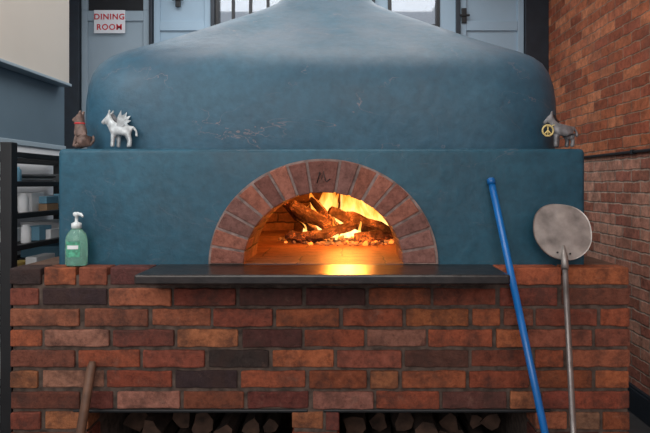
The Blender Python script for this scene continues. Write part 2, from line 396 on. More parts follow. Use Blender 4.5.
for sx in (-1, 1):
    for r in range(16):
        z1 = TOP+J/2-r*PITCH; z0 = max(z1-PITCH, 0)
        if r == 0: z1 = CORE
        if z1 < 0.02: continue
        y = 0.09 + (0.1 if r % 2 else 0)
        while y < 1.93:
            ye = min(y+0.21, 1.95)
            if sx < 0: sbox(BX0-0.002, BX0+0.05, y+J/2, ye-J/2, z0+J/2, z1-J/2)
            else: sbox(BX1-0.05, BX1+0.002, y+J/2, ye-J/2, z0+J/2, z1-J/2)
            y = ye
fin(bm, 'brick_base', [M_brick], oven, bevel=0.004, seg=2)
boxes('steel_lintels', [(OPS[0][0]-0.05, OPS[0][1]+0.05, 0.004, 0.09, OZ1-0.008, OZ1+0.003), (OPS[1][0]-0.05, OPS[1][1]+0.05, 0.004, 0.09, OZ1-0.008, OZ1+0.003)], [M_dark], oven)

ACX = -0.072; HZ = 1.047
IA, IB = 0.268, 0.243
OA, OB = 0.378, 0.347
bm = bmesh.new()
bm_box(bm, -0.966, 0.808, 0.08, 1.92, CORE, 1.434)
es = [ed for ed in bm.edges if not all(abs(v.co.z-CORE) < 1e-4 for v in ed.verts)]
bmesh.ops.bevel(bm, geom=es, offset=0.016, segments=4, affect='EDGES', profile=0.5)
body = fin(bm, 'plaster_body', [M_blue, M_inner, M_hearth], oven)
def cutter(bm):
    me = bpy.data.meshes.new('c'); bmesh.ops.recalc_face_normals(bm, faces=bm.faces[:]); bm.to_mesh(me); bm.free()
    o = bpy.data.objects.new('cut', me); COL.objects.link(o); return o
bm = bmesh.new()
K = 40
pf = []; pb = []
for k in range(K+1):
    a = math.pi*k/K
    x = ACX+IA*math.cos(a); z = HZ+IB*math.sin(a)
    pf.append(bm.verts.new((x, -0.05, z))); pb.append(bm.verts.new((x, 0.55, z)))
bm.faces.new(pf); bm.faces.new(pb[::-1])
for k in range(K+1):
    j = (k+1) % (K+1); bm.faces.new((pf[k], pb[k], pb[j], pf[j]))
c1 = cutter(bm)
bm = bmesh.new()
rings = []; nS = 64
for i in range(13):
    ph = math.pi/2*i/13
    rr = math.cos(ph)**0.6; zz = math.sin(ph)*0.362
    rings.append([bm.verts.new((ACX+0.68*rr*math.cos(2*math.pi*k/nS), 0.98+0.66*rr*math.sin(2*math.pi*k/nS), HZ+zz)) for k in range(nS)])
for a, b in zip(rings, rings[1:]):
    for k in range(nS): bm.faces.new((a[k], a[(k+1) % nS], b[(k+1) % nS], b[k]))
bm.faces.new(rings[0][::-1]); bm.faces.new(rings[-1])
c2 = cutter(bm)
for c in (c1, c2):
    md = body.modifiers.new('b', 'BOOLEAN'); md.operation = 'DIFFERENCE'; md.object = c; md.solver = 'EXACT'
dg = bpy.context.evaluated_depsgraph_get()
me = bpy.data.meshes.new_from_object(body.evaluated_get(dg))
body.modifiers.clear(); body.data = me
bpy.data.objects.remove(c1); bpy.data.objects.remove(c2)
for p in me.polygons:
    c = p.center
    if 0.083 < c.y < 1.88 and -0.92 < c.x < 0.77 and 1.03 < c.z < 1.42:
        p.material_index = 2 if p.normal.z > 0.9 else 1
    else: p.material_index = 0
    p.use_smooth = True
me.set_sharp_from_angle(angle=math.radians(30))

# dome
bm = bmesh.new()
prof = [(1.0, 1.425), (1.003, 1.47), (1.005, 1.55), (1.003, 1.62), (0.996, 1.675), (0.983, 1.72), (0.962, 1.757), (0.932, 1.786), (0.89, 1.811), (0.84, 1.836), (0.78, 1.866), (0.71, 1.902), (0.64, 1.940), (0.57, 1.978), (0.495, 2.02), (0.42, 2.06), (0.35, 2.10), (0.29, 2.14), (0.24, 2.185), (0.21, 2.28)]
rings = []; nS = 160
for k0, z in prof:
    n = 8.5 if k0 > 0.95 else 2.5 + 6.0*max(0, (k0-0.21)/0.74)**0.8
    rg = []
    for k in range(nS):
        a = 2*math.pi*k/nS
        ca, sa = math.cos(a), math.sin(a)
        rr = (abs(ca)**n+abs(sa)**n)**(-1/n)
        x = -0.088+0.890*k0*rr*ca; y = 1.0+0.856*k0*rr*sa
        w = noise.noise(Vector((x*2.0, y*2.0, z*2.2)))*0.016 + noise.noise(Vector((x*7, y*7, z*7)))*0.003
        rg.append(bm.verts.new((x*(1+w*0.3), y+w*(1 if sa < 0 else -1), z+w*0.5)))
    rings.append(rg)
for a, b in zip(rings, rings[1:]):
    for k in range(nS): bm.faces.new((a[k], a[(k+1) % nS], b[(k+1) % nS], b[k]))
bm.faces.new(rings[0][::-1]); bm.faces.new(rings[-1])
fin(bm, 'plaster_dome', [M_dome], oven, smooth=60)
bm = bmesh.new()
bm_lathe(bm, [(0.150, 0), (0.150, 0.06), (0.165, 0.065), (0.165, 0.1), (0.150, 0.105), (0.150, 0.92)], (-0.07, 1.0, 2.27), n=40)
fin(bm, 'flue_pipe', [M_pipe], oven, smooth=40)

# arch voussoirs
bm = bmesh.new(); lay = bm.loops.layers.float_color.new('Col')
APAL = [(0.24, 0.092, 0.068), (0.28, 0.105, 0.072), (0.20, 0.080, 0.063), (0.31, 0.11, 0.072), (0.22, 0.102, 0.085)]
NV = 8; kh = math.radians(8.5)
angs = []
st = (math.pi/2-kh)/NV
for i in range(NV): angs.append((i*st, (i+1)*st))
angs.append((math.pi/2-kh, math.pi/2+kh))
for i in range(NV): angs.append((math.pi/2+kh+i*st, math.pi/2+kh+(i+1)*st))
def ell(a, A, B, ins=0): return Vector((ACX+(A+ins)*math.cos(a), 0, HZ+(B+ins)*math.sin(a)))
for a0, a1 in angs:
    g = 0.0045
    col = R.choice(APAL); kk = R.uniform(0.85, 1.2); col = (col[0]*kk, col[1]*kk, col[2]*kk, 1)
    sub = 2
    yf = 0.060+R.uniform(-0.003, 0.003)
    dO = R.uniform(-.004, .004)
    P = []
    for s in range(sub+1):
        a = a0+(a1-a0)*s/sub
        sh_i = g*(1 if s == 0 else (-1 if s == sub else 0))
        P.append((ell(a+sh_i/IA, IA, IB, -0.003), ell(a+sh_i/OA, OA+dO, OB+dO)))
    vf = [[bm.verts.new((p.x, yf, max(p.z, HZ+0.001))) for p in pr] for pr in P]
    vb = [[bm.verts.new((p.x, 0.20, max(p.z, HZ+0.001))) for p in pr] for pr in P]
    fs = []
    for s in range(sub):
        fs.append(bm.faces.new((vf[s][0], vf[s][1], vf[s+1][1], vf[s+1][0])))
        fs.append(bm.faces.new((vb[s][0], vb[s+1][0], vb[s+1][1], vb[s][1])))
        fs.append(bm.faces.new((vf[s][1], vb[s][1], vb[s+1][1], vf[s+1][1])))
        fs.append(bm.faces.new((vf[s][0], vf[s+1][0], vb[s+1][0], vb[s][0])))
    fs.append(bm.faces.new((vf[0][0], vb[0][0], vb[0][1], vf[0][1])))
    fs.append(bm.faces.new((vf[sub][0], vf[sub][1], vb[sub][1], vb[sub][0])))
    for f in fs:
        for lp in f.loops: lp[lay] = col
fin(bm, 'arch_bricks', [M_abrick], oven, bevel=0.003)
bm = bmesh.new()
prev = None
for k in range(49):
    a = math.pi*k/48
    pi_, po = ell(a, IA, IB), ell(a, OA, OB, 0.005)
    q = [bm.verts.new((p.x, y, max(p.z, HZ+.001))) for y in (0.064, 0.12) for p in (pi_, po)]
    if prev:
        for s in ((0, 1), (1, 3), (3, 2), (2, 0)): bm.faces.new((prev[s[0]], prev[s[1]], q[s[1]], q[s[0]]))
    else: bm.faces.new((q[0], q[1], q[3], q[2]))
    prev = q
bm.faces.new((prev[0], prev[2], prev[3], prev[1]))
fin(bm, 'arch_mortar', [M_amortar], oven)
bm = bmesh.new()
zc = HZ+(IB+OB)/2
pts = [(-0.021, -0.024), (-0.011, 0.014), (-0.006, -0.012), (0.001, 0.016), (0.006, -0.012), (0.010, -0.020), (0.023, -0.010)]
bm_tube(bm, [(ACX+a, 0.057, zc+b) for a, b in pts], 0.0018, n=6)
fin(bm, 'keystone_mark', [M_dark], oven)
bm = bmesh.new()
bm_box(bm, SL0, SL1, -0.16, 0.08, 1.016, HZ-0.001)
fin(bm, 'hearth_slab', [M_slab], oven, bevel=0.006, seg=3)

# ---------------------------------------------------------------- fire
def bm_log(bm, p0, p1, r, n=9, split=False, mi=0, mie=1, rough=1.0):
    p0, p1 = Vector(p0), Vector(p1); d = (p1-p0).normalized()
    u = d.cross(Vector((0, 0, 1)))
    if u.length < .1: u = d.cross(Vector((1, 0, 0)))
    u.normalize(); w = u.cross(d).normalized()
    rot = R.uniform(0, 6.28)
    shape = []
    for k in range(n):
        a = 2*math.pi*k/n
        if split:
            f = 1.0 if k < n*0.45 else 0.62+0.38*abs(math.cos((a-1.5*math.pi)*1.0))**3
        else: f = 1
        shape.append(f*R.uniform(0.88, 1.08))
    rings = []
    S = 8
    for s in range(S):
        c = p0.lerp(p1, s/(S-1)) + Vector((R.uniform(-1, 1), R.uniform(-1, 1), R.uniform(-1, 1)))*r*0.08*rough
        e_ = 1 if 0 < s < S-1 or rough < 1.5 else 0.7
        rings.append([bm.verts.new(c+(u*math.cos(2*math.pi*k/n+rot)+w*math.sin(2*math.pi*k/n+rot))*r*e_*shape[k]*R.uniform(1-.07*rough, 1+.07*rough)) for k in range(n)])
    for a, b in zip(rings, rings[1:]):
        for k in range(n):
            f = bm.faces.new((a[k], a[(k+1) % n], b[(k+1) % n], b[k])); f.material_index = mi
    f = bm.faces.new(rings[0]); f.material_index = mie
    f = bm.faces.new(rings[-1][::-1]); f.material_index = mie
fire = empty('wood_fire')
M_char, nt, out = mk('charred_log'); L = nt.links.new
b = N(nt, 'ShaderNodeBsdfPrincipled'); b.inputs['Roughness'].default_value = 0.9
tc = N(nt, 'ShaderNodeTexCoord'); vo = N(nt, 'ShaderNodeTexVoronoi', feature='DISTANCE_TO_EDGE'); vo.inputs['Scale'].default_value = 60
L(tc.outputs['Object'], vo.inputs['Vector'])
no = noise_node(nt, tc, 14, 8, 0.65)
r = ramp(nt, [(0.0, (1, 1, 1)), (0.07, (0, 0, 0))]); L(vo.outputs['Distance'], r.inputs['Fac'])
r2 = ramp(nt, [(0.55, (0, 0, 0)), (0.65, (1, 1, 1))]); L(no.outputs['Fac'], r2.inputs['Fac'])
mu = N(nt, 'ShaderNodeMath', operation='MULTIPLY'); L(r.outputs['Color'], mu.inputs[0]); L(r2.outputs['Color'], mu.inputs[1])
mu2 = N(nt, 'ShaderNodeMath', operation='MULTIPLY'); L(mu.outputs[0], mu2.inputs[0]); mu2.inputs[1].default_value = 2
b.inputs['Emission Color'].default_value = (1, 0.16, 0.015, 1); L(mu2.outputs[0], b.inputs['Emission Strength'])
r3 = ramp(nt, [(0.38, (0.025, 0.017, 0.014)), (0.52, (0.10, 0.06, 0.047)), (0.66, (0.28, 0.18, 0.14))]); L(no.outputs['Fac'], r3.inputs['Fac']); L(r3.outputs['Color'], b.inputs['Base Color'])
bp = N(nt, 'ShaderNodeBump'); bp.inputs['Distance'].default_value = 0.006; L(vo.outputs['Distance'], bp.inputs['Height']); L(bp.outputs[0], b.inputs['Normal'])
L(b.outputs[0], out.inputs[0])
bm = bmesh.new()
FL = [((-0.29, 0.86, HZ+0.185), (-0.13, 0.92, HZ+0.03), 0.022),
      ((-0.24, 0.80, HZ+0.175), (-0.02, 0.86, HZ+0.045), 0.032),
      ((-0.16, 0.92, HZ+0.20), (-0.03, 0.82, HZ+0.06), 0.020),
      ((-0.07, 0.78, HZ+0.150), (0.15, 0.88, HZ+0.03), 0.026),
      ((0.00, 0.82, HZ+0.13), (0.22, 0.80, HZ+0.050), 0.020),
      ((-0.17, 0.74, HZ+0.028), (0.05, 0.80, HZ+0.085), 0.024),
      ((-0.27, 0.80, HZ+0.032), (-0.10, 0.74, HZ+0.032), 0.026),
      ((0.05, 0.76, HZ+0.026), (0.24, 0.84, HZ+0.045), 0.026),
      ((-0.22, 1.2, HZ+0.05), (0.26, 1.18, HZ+0.05), 0.045)]
for a, c, rr in FL: bm_log(bm, a, c, rr, split=True, n=10, mi=0, mie=0, rough=2.2)
fin(bm, 'burning_logs', [M_char], fire)
M_ember = simple('embers', (1.0, 0.25, 0.04), 0.9, var=0.5, scale=50, bump=0.5, emis=1.6)
M_ash = simple('ash', (0.25, 0.20, 0.17), 0.95, var=0.3, scale=40, bump=0.6)
bm = bmesh.new()
for i in range(230):
    a = R.uniform(0, 6.28); q = R.uniform(0, 1)**0.5
    x, y = -0.02+0.31*q*math.cos(a), 0.92+0.27*q*math.sin(a); s = R.uniform(0.004, 0.013)
    mtx = Matrix.Translation((x, y, HZ+s*0.55)) @ Matrix.Rotation(R.uniform(0, 3), 4, 'Z')
    vs = bmesh.ops.create_icosphere(bm, subdivisions=1, radius=s, matrix=mtx)['verts']
    for v in vs: v.co.z = HZ+(v.co.z-HZ)*0.8; v.co.x += R.uniform(-.004, .004)
    mi = 0 if R.random() < 0.22 else 1
    for f in {f for v in vs for f in v.link_faces}: f.material_index = mi
fin(bm, 'ember_bed', [M_ember, M_ash], fire)
M_flame, nt, out = mk('flame'); L = nt.links.new
at = N(nt, 'ShaderNodeAttribute', attribute_name='T')
tc = N(nt, 'ShaderNodeTexCoord')
no = noise_node(nt, tc, 1, 3, 0.5, 0.8)
mp = N(nt, 'ShaderNodeMapping'); mp.inputs['Scale'].default_value = (18, 18, 9); L(tc.outputs['Object'], mp.inputs[0]); L(mp.outputs[0], no.inputs['Vector'])
ad = N(nt, 'ShaderNodeMath', operation='MULTIPLY_ADD'); L(no.outputs['Fac'], ad.inputs[0]); ad.inputs[1].default_value = 1.1
sb = N(nt, 'ShaderNodeMath', operation='MULTIPLY_ADD'); L(at.outputs['Fac'], sb.inputs[0]); sb.inputs[1].default_value = 0.75; sb.inputs[2].default_value = -0.45; L(sb.outputs[0], ad.inputs[2])
r = ramp(nt, [(0.0, (1.0, 0.74, 0.30)), (0.35, (1.0, 0.52, 0.12)), (0.6, (1.0, 0.30, 0.03)), (0.9, (0.95, 0.14, 0.01))]); L(ad.outputs[0], r.inputs['Fac'])
em = N(nt, 'ShaderNodeEmission'); L(r.outputs['Color'], em.inputs['Color'])
st_ = N(nt, 'ShaderNodeMapRange'); st_.inputs['To Min'].default_value = 3.6; st_.inputs['To Max'].default_value = 1.1; L(ad.outputs[0], st_.inputs['Value']); L(st_.outputs[0], em.inputs['Strength'])
lw = N(nt, 'ShaderNodeLayerWeight'); lw.inputs['Blend'].default_value = 0.5
rf = ramp(nt, [(0.0, (0.45, 0.45, 0.45)), (0.4, (0.28, 0.28, 0.28)), (0.85, (0, 0, 0))]); L(lw.outputs['Facing'], rf.inputs['Fac'])
tr = N(nt, 'ShaderNodeBsdfTransparent'); mx = N(nt, 'ShaderNodeMixShader')
L(rf.outputs['Color'], mx.inputs[0]); L(tr.outputs[0], mx.inputs[1]); L(em.outputs[0], mx.inputs[2]); L(mx.outputs[0], out.inputs[0])
bm = bmesh.new(); tl = bm.verts.layers.float.new('T')
FT = [(-0.15, 1.02, .25, .036), (-0.10, 1.05, .30, .048), (-0.06, 1.0, .31, .046), (-0.01, 1.08, .34, .056), (0.03, 1.0, .31, .048), (0.08, 1.06, .34, .056), (0.12, 1.02, .30, .044),
      (0.16, 1.08, .28, .040), (0.20, 1.02, .21, .028), (-0.08, 1.14, .33, .055), (0.02, 1.18, .34, .060), (0.11, 1.14, .31, .050), (-0.20, 0.98, .16, .020), (0.24, 1.0, .14, .018),
      (-0.17, .86, .09, .009), (-0.04, .81, .11, .010), (0.08, .80, .12, .012), (0.16, .80, .09, .010), (0.01, .92, .25, .030), (0.07, .94, .27, .034), (0.13, .93, .22, .028), (0.18, .94, .17, .020), (-0.05, .95, .26, .026),
      (0.05, 1.0, .33, .030), (-0.03, 1.03, .32, .034), (0.10, .98, .30, .028), (0.15, 1.0, .26, .024), (-0.12, .98, .26, .022)]
for (x, y, h, r0) in FT:
    rings = []; ph = R.uniform(0, 6); lean = R.uniform(-0.05, 0.05); M = 20
    for i in range(M):
        t = i/(M-1); rr = r0*(math.sin(math.pi*min(1, (t*0.85+0.14)))**0.9)*(1-t)**0.8+0.0004
        cx = x+0.020*math.sin(ph+t*6)*t+lean*t; cy = y+0.015*math.cos(ph*2+t*5)*t; cz = HZ+0.012+h*t
        rg = []
        for k in range(16):
            a = 2*math.pi*k/16; q = 1+0.5*noise.noise(Vector((math.cos(a)*1.2+x*30, math.sin(a)*1.2, t*6+ph)))
            v = bm.verts.new((cx+rr*q*math.cos(a), cy+0.7*rr*q*math.sin(a), cz)); v[tl] = t; rg.append(v)
        rings.append(rg)
    for a, c in zip(rings, rings[1:]):
        for k in range(16):
            f = bm.faces.new((a[k], a[(k+1) % 16], c[(k+1) % 16], c[k])); f.smooth = True
fin(bm, 'flames', [M_flame], fire)
def light(name, kind, loc, power, col, size=0.1, rot=None, sy=None):
    l = bpy.data.lights.new(name, kind); l.energy = power; l.color = col
    if kind == 'AREA':
        l.size = size
        if sy: l.shape = 'RECTANGLE'; l.size_y = sy
    elif kind == 'POINT': l.shadow_soft_size = size
    o = bpy.data.objects.new(name, l); COL.objects.link(o); o.location = loc
    if rot: o.rotation_euler = rot
    return o
light('fire_glow', 'POINT', (0.03, 1.0, HZ+0.22), 24, (1, 0.32, 0.05), 0.07)
light('fire_glow_front', 'POINT', (-0.02, 0.62, HZ+0.15), 6.5, (1, 0.27, 0.035), 0.06)

# ---------------------------------------------------------------- firewood stacks
for idx, (a, b) in enumerate(OPS):
    bm = bmesh.new()
    z = OZ0; row = 0
    while z < 0.46:
        x = a+0.05+(0.03 if row % 2 else 0)
        while x < b-0.07:
            rr = R.uniform(0.026, 0.050)
            bm_log(bm, (x, 0.22+R.uniform(-.05, .08), z+0.040+R.uniform(-.010, .010)), (x+R.uniform(-.02, .02), 0.68, z+0.040), rr, n=8, split=True)
            x += rr*2+0.002
        z += 0.070; row += 1
    fin(bm, 'firewood_stack', [M_log, M_logend])

# ---------------------------------------------------------------- leaning tools
def tool(name, top, foot, build):
    e = empty(name); top = Vector(top); foot = Vector(foot)
    d = (top-foot); Lg = d.length; zc_ = d.normalized()
    xc_ = (Vector((1, 0, 0)) - zc_*zc_.x).normalized(); yc_ = zc_.cross(xc_)
    m = Matrix((xc_, yc_, zc_)).transposed().to_4x4(); m.translation = foot
    build(e, m, Lg)
    return e
def put(bm, name, mats, e, m, **k):
    o = fin(bm, name, mats, e, **k); o.data.transform(m); return o
def b_brush(e, m, Lg):
    bm = bmesh.new(); bm_tube(bm, [(0, 0, 0.06), (0, 0, Lg-0.02)], 0.0115, 14); put(bm, 'shaft', [M_bluepole], e, m)
    bm = bmesh.new(); bm_tube(bm, [(0, 0, Lg-0.022), (0, 0, Lg-0.004), (0, 0, Lg)], [0.0135, 0.0135, 0.008], 14); put(bm, 'end_cap', [M_bluepole], e, m)
    bm = bmesh.new(); bm_box(bm, -0.09, 0.09, -0.025, 0.025, 0.045, 0.075); put(bm, 'brush_block', [M_stick], e, m, bevel=0.004)
    bm = bmesh.new()
    for i in range(16):
        for j in range(3): bm_tube(bm, [(-0.085+i*0.0113, -0.016+j*0.016, 0.046), (-0.085+i*0.0113, -0.016+j*0.016, 0.012)], 0.004, 5)
    put(bm, 'bristles', [M_bristle], e, m)
tool('oven_brush', (0.485, 0.066, 1.335), (0.674, -0.33, 0.0), b_brush)
def b_peel(e, m, Lg):
    hc = Lg-0.096
    bm = bmesh.new()
    prev = None; n = 48
    for yy, sc in ((-0.002, 0.97), (-0.0035, 1.0), (0.0015, 1.0), (0.0015, 0.9)):
        ring = []
        for k in range(n):
            a = 2*math.pi*k/n; ca, dz = math.cos(a), math.sin(a)
            q = (abs(ca)**2.5+abs(dz)**2.5)**(-1/2.5)
            x = 0.0945*q*ca*(1-0.22*max(0, -dz*q)**2); ring.append(bm.verts.new((x*sc, yy, hc+0.097*q*dz*sc)))
        if prev:
            for k in range(n): bm.faces.new((prev[k], prev[(k+1) % n], ring[(k+1) % n], ring[k]))
        else: bm.faces.new(ring)
        prev = ring
    bm.faces.new(prev[::-1])
    put(bm, 'blade', [M_steel], e, m)
    bm = bmesh.new(); bm_tube(bm, [(0, -0.008, hc-0.13), (0, -0.008, hc-0.09), (0, -0.006, hc-0.05)], [0.0115, 0.011, 0.004], 12); put(bm, 'socket', [M_steel], e, m)
    bm = bmesh.new(); bm_tube(bm, [(0, -0.008, 0.0), (0, -0.008, hc-0.12)], 0.0088, 12); put(bm, 'handle', [M_pole], e, m)
    bm = bmesh.new()
    for dx in (-0.02, 0, 0.02): bm_tube(bm, [(dx, -0.0035, hc-0.075), (dx, -0.0065, hc-0.075)], 0.003, 8)
    put(bm, 'rivets', [M_dark], e, m)
tool('turning_peel', (0.720, 0.066, 1.245), (0.573, -0.52, 0.008), b_peel)
def b_broom(e, m, Lg):
    bm = bmesh.new(); bm_tube(bm, [(0, 0, 0.16), (0, 0, Lg-0.02), (0, 0, Lg)], [0.014, 0.0145, 0.009], 12); put(bm, 'handle', [M_stick], e, m)
    bm = bmesh.new()
    for i in range(40):
        a = R.uniform(0, 6.28); q = R.random()**.5
        bm_tube(bm, [(0.02*q*math.cos(a), 0.012*q*math.sin(a), 0.18), (0.09*q*math.cos(a), 0.025*q*math.sin(a), 0.015)], 0.003, 5)
    put(bm, 'straw', [M_bristle], e, m)
    bm = bmesh.new(); bm_tube(bm, [(0, 0, 0.15), (0, 0, 0.19)], [0.026, 0.018], 12); put(bm, 'binding', [M_dark], e, m)
tool('broom', (-0.805, -0.022, 0.75), (-0.845, -0.25, 0.0), b_broom)

# ---------------------------------------------------------------- hand sanitizer bottle
e = empty('hand_sanitizer_bottle')
bc = (-0.882, 0.036, TOP+0.003)
M_gel, nt, out = mk('sanitizer_gel')
b = N(nt, 'ShaderNodeBsdfPrincipled'); b.inputs['Base Color'].default_value = (0.50, 0.90, 0.74, 1); b.inputs['Transmission Weight'].default_value = 0.75
b.inputs['Roughness'].default_value = 0.08; b.inputs['IOR'].default_value = 1.30
tc = N(nt, 'ShaderNodeTexCoord'); no = noise_node(nt, tc, 60)
bp = N(nt, 'ShaderNodeBump'); bp.inputs['Strength'].default_value = 0.05; nt.links.new(no.outputs['Fac'], bp.inputs['Height']); nt.links.new(bp.outputs[0], b.inputs['Normal'])
nt.links.new(b.outputs[0], out.inputs[0])
M_label = simple('bottle_label', (0.08, 0.34, 0.22), 0.4, var=0.5, scale=90, bump=0)
M_clearp = simple('pump_plastic', (0.70, 0.76, 0.78), 0.25, var=0.04)
bm = bmesh.new(); bm_lathe(bm, [(0.031, 0), (0.035, 0.005), (0.0355, 0.05), (0.0345, 0.085), (0.030, 0.103), (0.018, 0.117), (0.013, 0.121), (0.013, 0.128)], bc, 1, 0.85); fin(bm, 'bottle', [M_gel], e)
bm = bmesh.new()
prev = None
for k in range(13):
    a = math.pi*1.5+(k-6)/6*0.65
    q = [bm.verts.new((bc[0]+0.0365*math.cos(a), bc[1]+0.0365*0.85*math.sin(a), bc[2]+z)) for z in (0.030, 0.080)]
    if prev: bm.faces.new((prev[0], q[0], q[1], prev[1]))
    prev = q
fin(bm, 'label', [M_label], e)
bm = bmesh.new()
prev = None
for k in range(13):
    a = math.pi*1.5+(k-6)/6*0.5
    q = [bm.verts.new((bc[0]+0.0372*math.cos(a), bc[1]+0.0372*0.85*math.sin(a), bc[2]+z)) for z in (0.056, 0.068)]
    if prev: bm.faces.new((prev[0], q[0], q[1], prev[1]))
    prev = q
fin(bm, 'label_band', [M_card], e)
bm = bmesh.new(); bm_lathe(bm, [(0.016, 0.122), (0.016, 0.138), (0.008, 0.142), (0.005, 0.144), (0.005, 0.16), (0.010, 0.162), (0.011, 0.172), (0.006, 0.175)], bc, n=18)
bm_tube(bm, [(bc[0], bc[1], bc[2]+0.168), (bc[0]+0.02, bc[1]-0.012, bc[2]+0.168), (bc[0]+0.028, bc[1]-0.016, bc[2]+0.160)], [0.006, 0.005, 0.0035], 8)
fin(bm, 'pump', [M_clearp], e)

# ---------------------------------------------------------------- figurines
def skin(name, verts, edges, mat, parent, loc):
    me = bpy.data.meshes.new(name); me.from_pydata([v[:3] for v in verts], edges, [])
    o = obj(name, me, [mat], parent); o.location = loc
    o.modifiers.new('s', 'SKIN')
    if not me.skin_vertices:
        bm = bmesh.new(); bm.from_mesh(me); bm.verts.layers.skin.verify(); bm.to_mesh(me); bm.free()
    sk = me.skin_vertices[0].data
    for i, v in enumerate(verts): sk[i].radius = (v[3], v[3])
    sk[0].use_root = True
    ss = o.modifiers.new('ss', 'SUBSURF'); ss.levels = 2; ss.render_levels = 2
    dg = bpy.context.evaluated_depsgraph_get(); dg.update()
    m2 = bpy.data.meshes.new_from_object(o.evaluated_get(dg)); o.modifiers.clear(); o.data = m2
    for p in m2.polygons: p.use_smooth = True
    return o
ZL = 1.435
def equid(name, loc, mat, h=0.12, wings=False, bulk=1.0):
    e = empty(name); s = h/0.12
    V = [(0.018, 0, 0.062, .016), (0.0, 0, 0.060, .0165), (-0.020, 0, 0.064, .016), (-0.034, 0, 0.078, .011), (-0.042, 0, 0.094, .0095), (-0.052, 0, 0.090, .008), (-0.064, 0, 0.080, .0055),
         (-0.024, -0.009, 0.045, .0075), (-0.026, -0.010, 0.022, .0055), (-0.027, -0.010, 0.004, .006),
         (-0.016, 0.009, 0.045, .0075), (-0.014, 0.010, 0.022, .0055), (-0.016, 0.010, 0.004, .006),
         (0.022, -0.009, 0.045, .0085), (0.030, -0.010, 0.026, .0055), (0.027, -0.010, 0.004, .006),
         (0.014, 0.009, 0.045, .0085), (0.020, 0.010, 0.026, .0055), (0.016, 0.010, 0.004, .006),
         (0.036, 0, 0.068, .004), (0.046, 0, 0.055, .003), (0.047, 0, 0.038, .004),
         (-0.040, -0.005, 0.108, .0045), (-0.037, -0.007, 0.124, .002), (-0.038, 0.006, 0.108, .0045), (-0.030, 0.009, 0.123, .002)]
    E = [(0, 1), (1, 2), (2, 3), (3, 4), (4, 5), (5, 6), (2, 7), (7, 8), (8, 9), (2, 10), (10, 11), (11, 12), (0, 13), (13, 14), (14, 15), (0, 16), (16, 17), (17, 18), (0, 19), (19, 20), (20, 21), (4, 22), (22, 23), (4, 24), (24, 25)]
    V = [(a*s, b*s, c*s, r*s*bulk) for a, b, c, r in V]
    skin('body', V, E, mat, e, loc)
    bm = bmesh.new()
    for i in range(7):
        t = i/6; x = -0.020-0.018*t; z = 0.082+0.022*t
        bm_tube(bm, [(loc[0]+x*s, loc[1], loc[2]+z*s), (loc[0]+(x+0.010)*s, loc[1], loc[2]+(z+0.010)*s)], [0.004*s, 0.001*s], 6)
    for sy in (-1, 1):
        bm_lathe(bm, [(0.0018*s, 0), (0.0024*s, 0.0015)], (loc[0]-0.050*s, loc[1]+sy*0.0080*s, loc[2]+0.094*s), n=8)
    fin(bm, 'mane_and_eyes', [M_tingrey if mat is M_tin else M_dark], e)
    if wings:
        for sy in (-1, 1):
            bm = bmesh.new()
            pts = [(-0.012, 0.070), (0.002, 0.066), (0.016, 0.076), (0.010, 0.082), (0.022, 0.092), (0.012, 0.094), (0.020, 0.108), (0.006, 0.104), (0.006, 0.120), (-0.006, 0.100)]
            a = [bm.verts.new((loc[0]+x*s, loc[1]+sy*(0.012+(z-0.066)*0.2)*s, loc[2]+z*s)) for x, z in pts]
            b = [bm.verts.new((loc[0]+x*s, loc[1]+sy*(0.015+(z-0.066)*0.2)*s, loc[2]+z*s)) for x, z in pts]
            bm.faces.new(a); bm.faces.new(b[::-1])
            for k in range(len(pts)): j = (k+1) % len(pts); bm.faces.new((a[k], a[j], b[j], b[k]))
            fin(bm, 'wing', [mat], e)
    return e
FY = 0.110
equid('winged_donkey_figurine', (-0.760, FY, ZL), M_tin, 0.128, wings=True, bulk=1.12)
e2 = equid('donkey_figurine', (0.742, FY, ZL), M_tingrey, 0.124, bulk=1.3)
bm = bmesh.new(); cx, cy, cz = 0.684, 0.088, ZL+0.060; rr = 0.018
pts = [(cx+rr*math.cos(2*math.pi*k/28), cy, cz+rr*math.sin(2*math.pi*k/28)) for k in range(29)]
bm_tube(bm, pts, 0.0032, 8, cap=False)
bm_tube(bm, [(cx, cy, cz-rr), (cx, cy, cz+rr)], 0.0026, 8)
for sx in (-1, 1): bm_tube(bm, [(cx, cy, cz), (cx+sx*rr*.7, cy, cz-rr*.7)], 0.0026, 8)
bm_tube(bm, [(cx+rr*.6, cy, cz+rr*.8), (cx+0.03, cy+0.010, cz+0.022), (cx+0.05, cy+0.015, cz+0.016)], 0.0015, 6)
fin(bm, 'peace_medallion', [M_gold], e2)
e = empty('sitting_dog_figurine'); loc = (-0.895, FY, ZL)
V = [(0.006, 0, 0.024, .022), (-0.002, 0, 0.050, .020), (-0.008, 0, 0.074, .014), (-0.010, 0, 0.094, .015), (-0.022, 0, 0.092, .009), (-0.032, 0, 0.088, .007),
     (-0.014, -0.010, 0.040, .007), (-0.018, -0.011, 0.020, .006), (-0.022, -0.011, 0.005, .0065),
     (-0.014, 0.010, 0.040, .007), (-0.018, 0.011, 0.020, .006), (-0.022, 0.011, 0.005, .0065),
     (-0.004, -0.016, 0.012, .009), (-0.016, -0.018, 0.005, .005), (-0.004, 0.016, 0.012, .009), (-0.016, 0.018, 0.005, .005),
     (0.026, 0, 0.012, .005), (0.036, 0, 0.026, .004), (0.034, 0, 0.042, .003),
     (-0.004, -0.010, 0.108, .006), (0.000, -0.012, 0.120, .003), (-0.004, 0.010, 0.108, .006), (0.000, 0.012, 0.120, .003)]
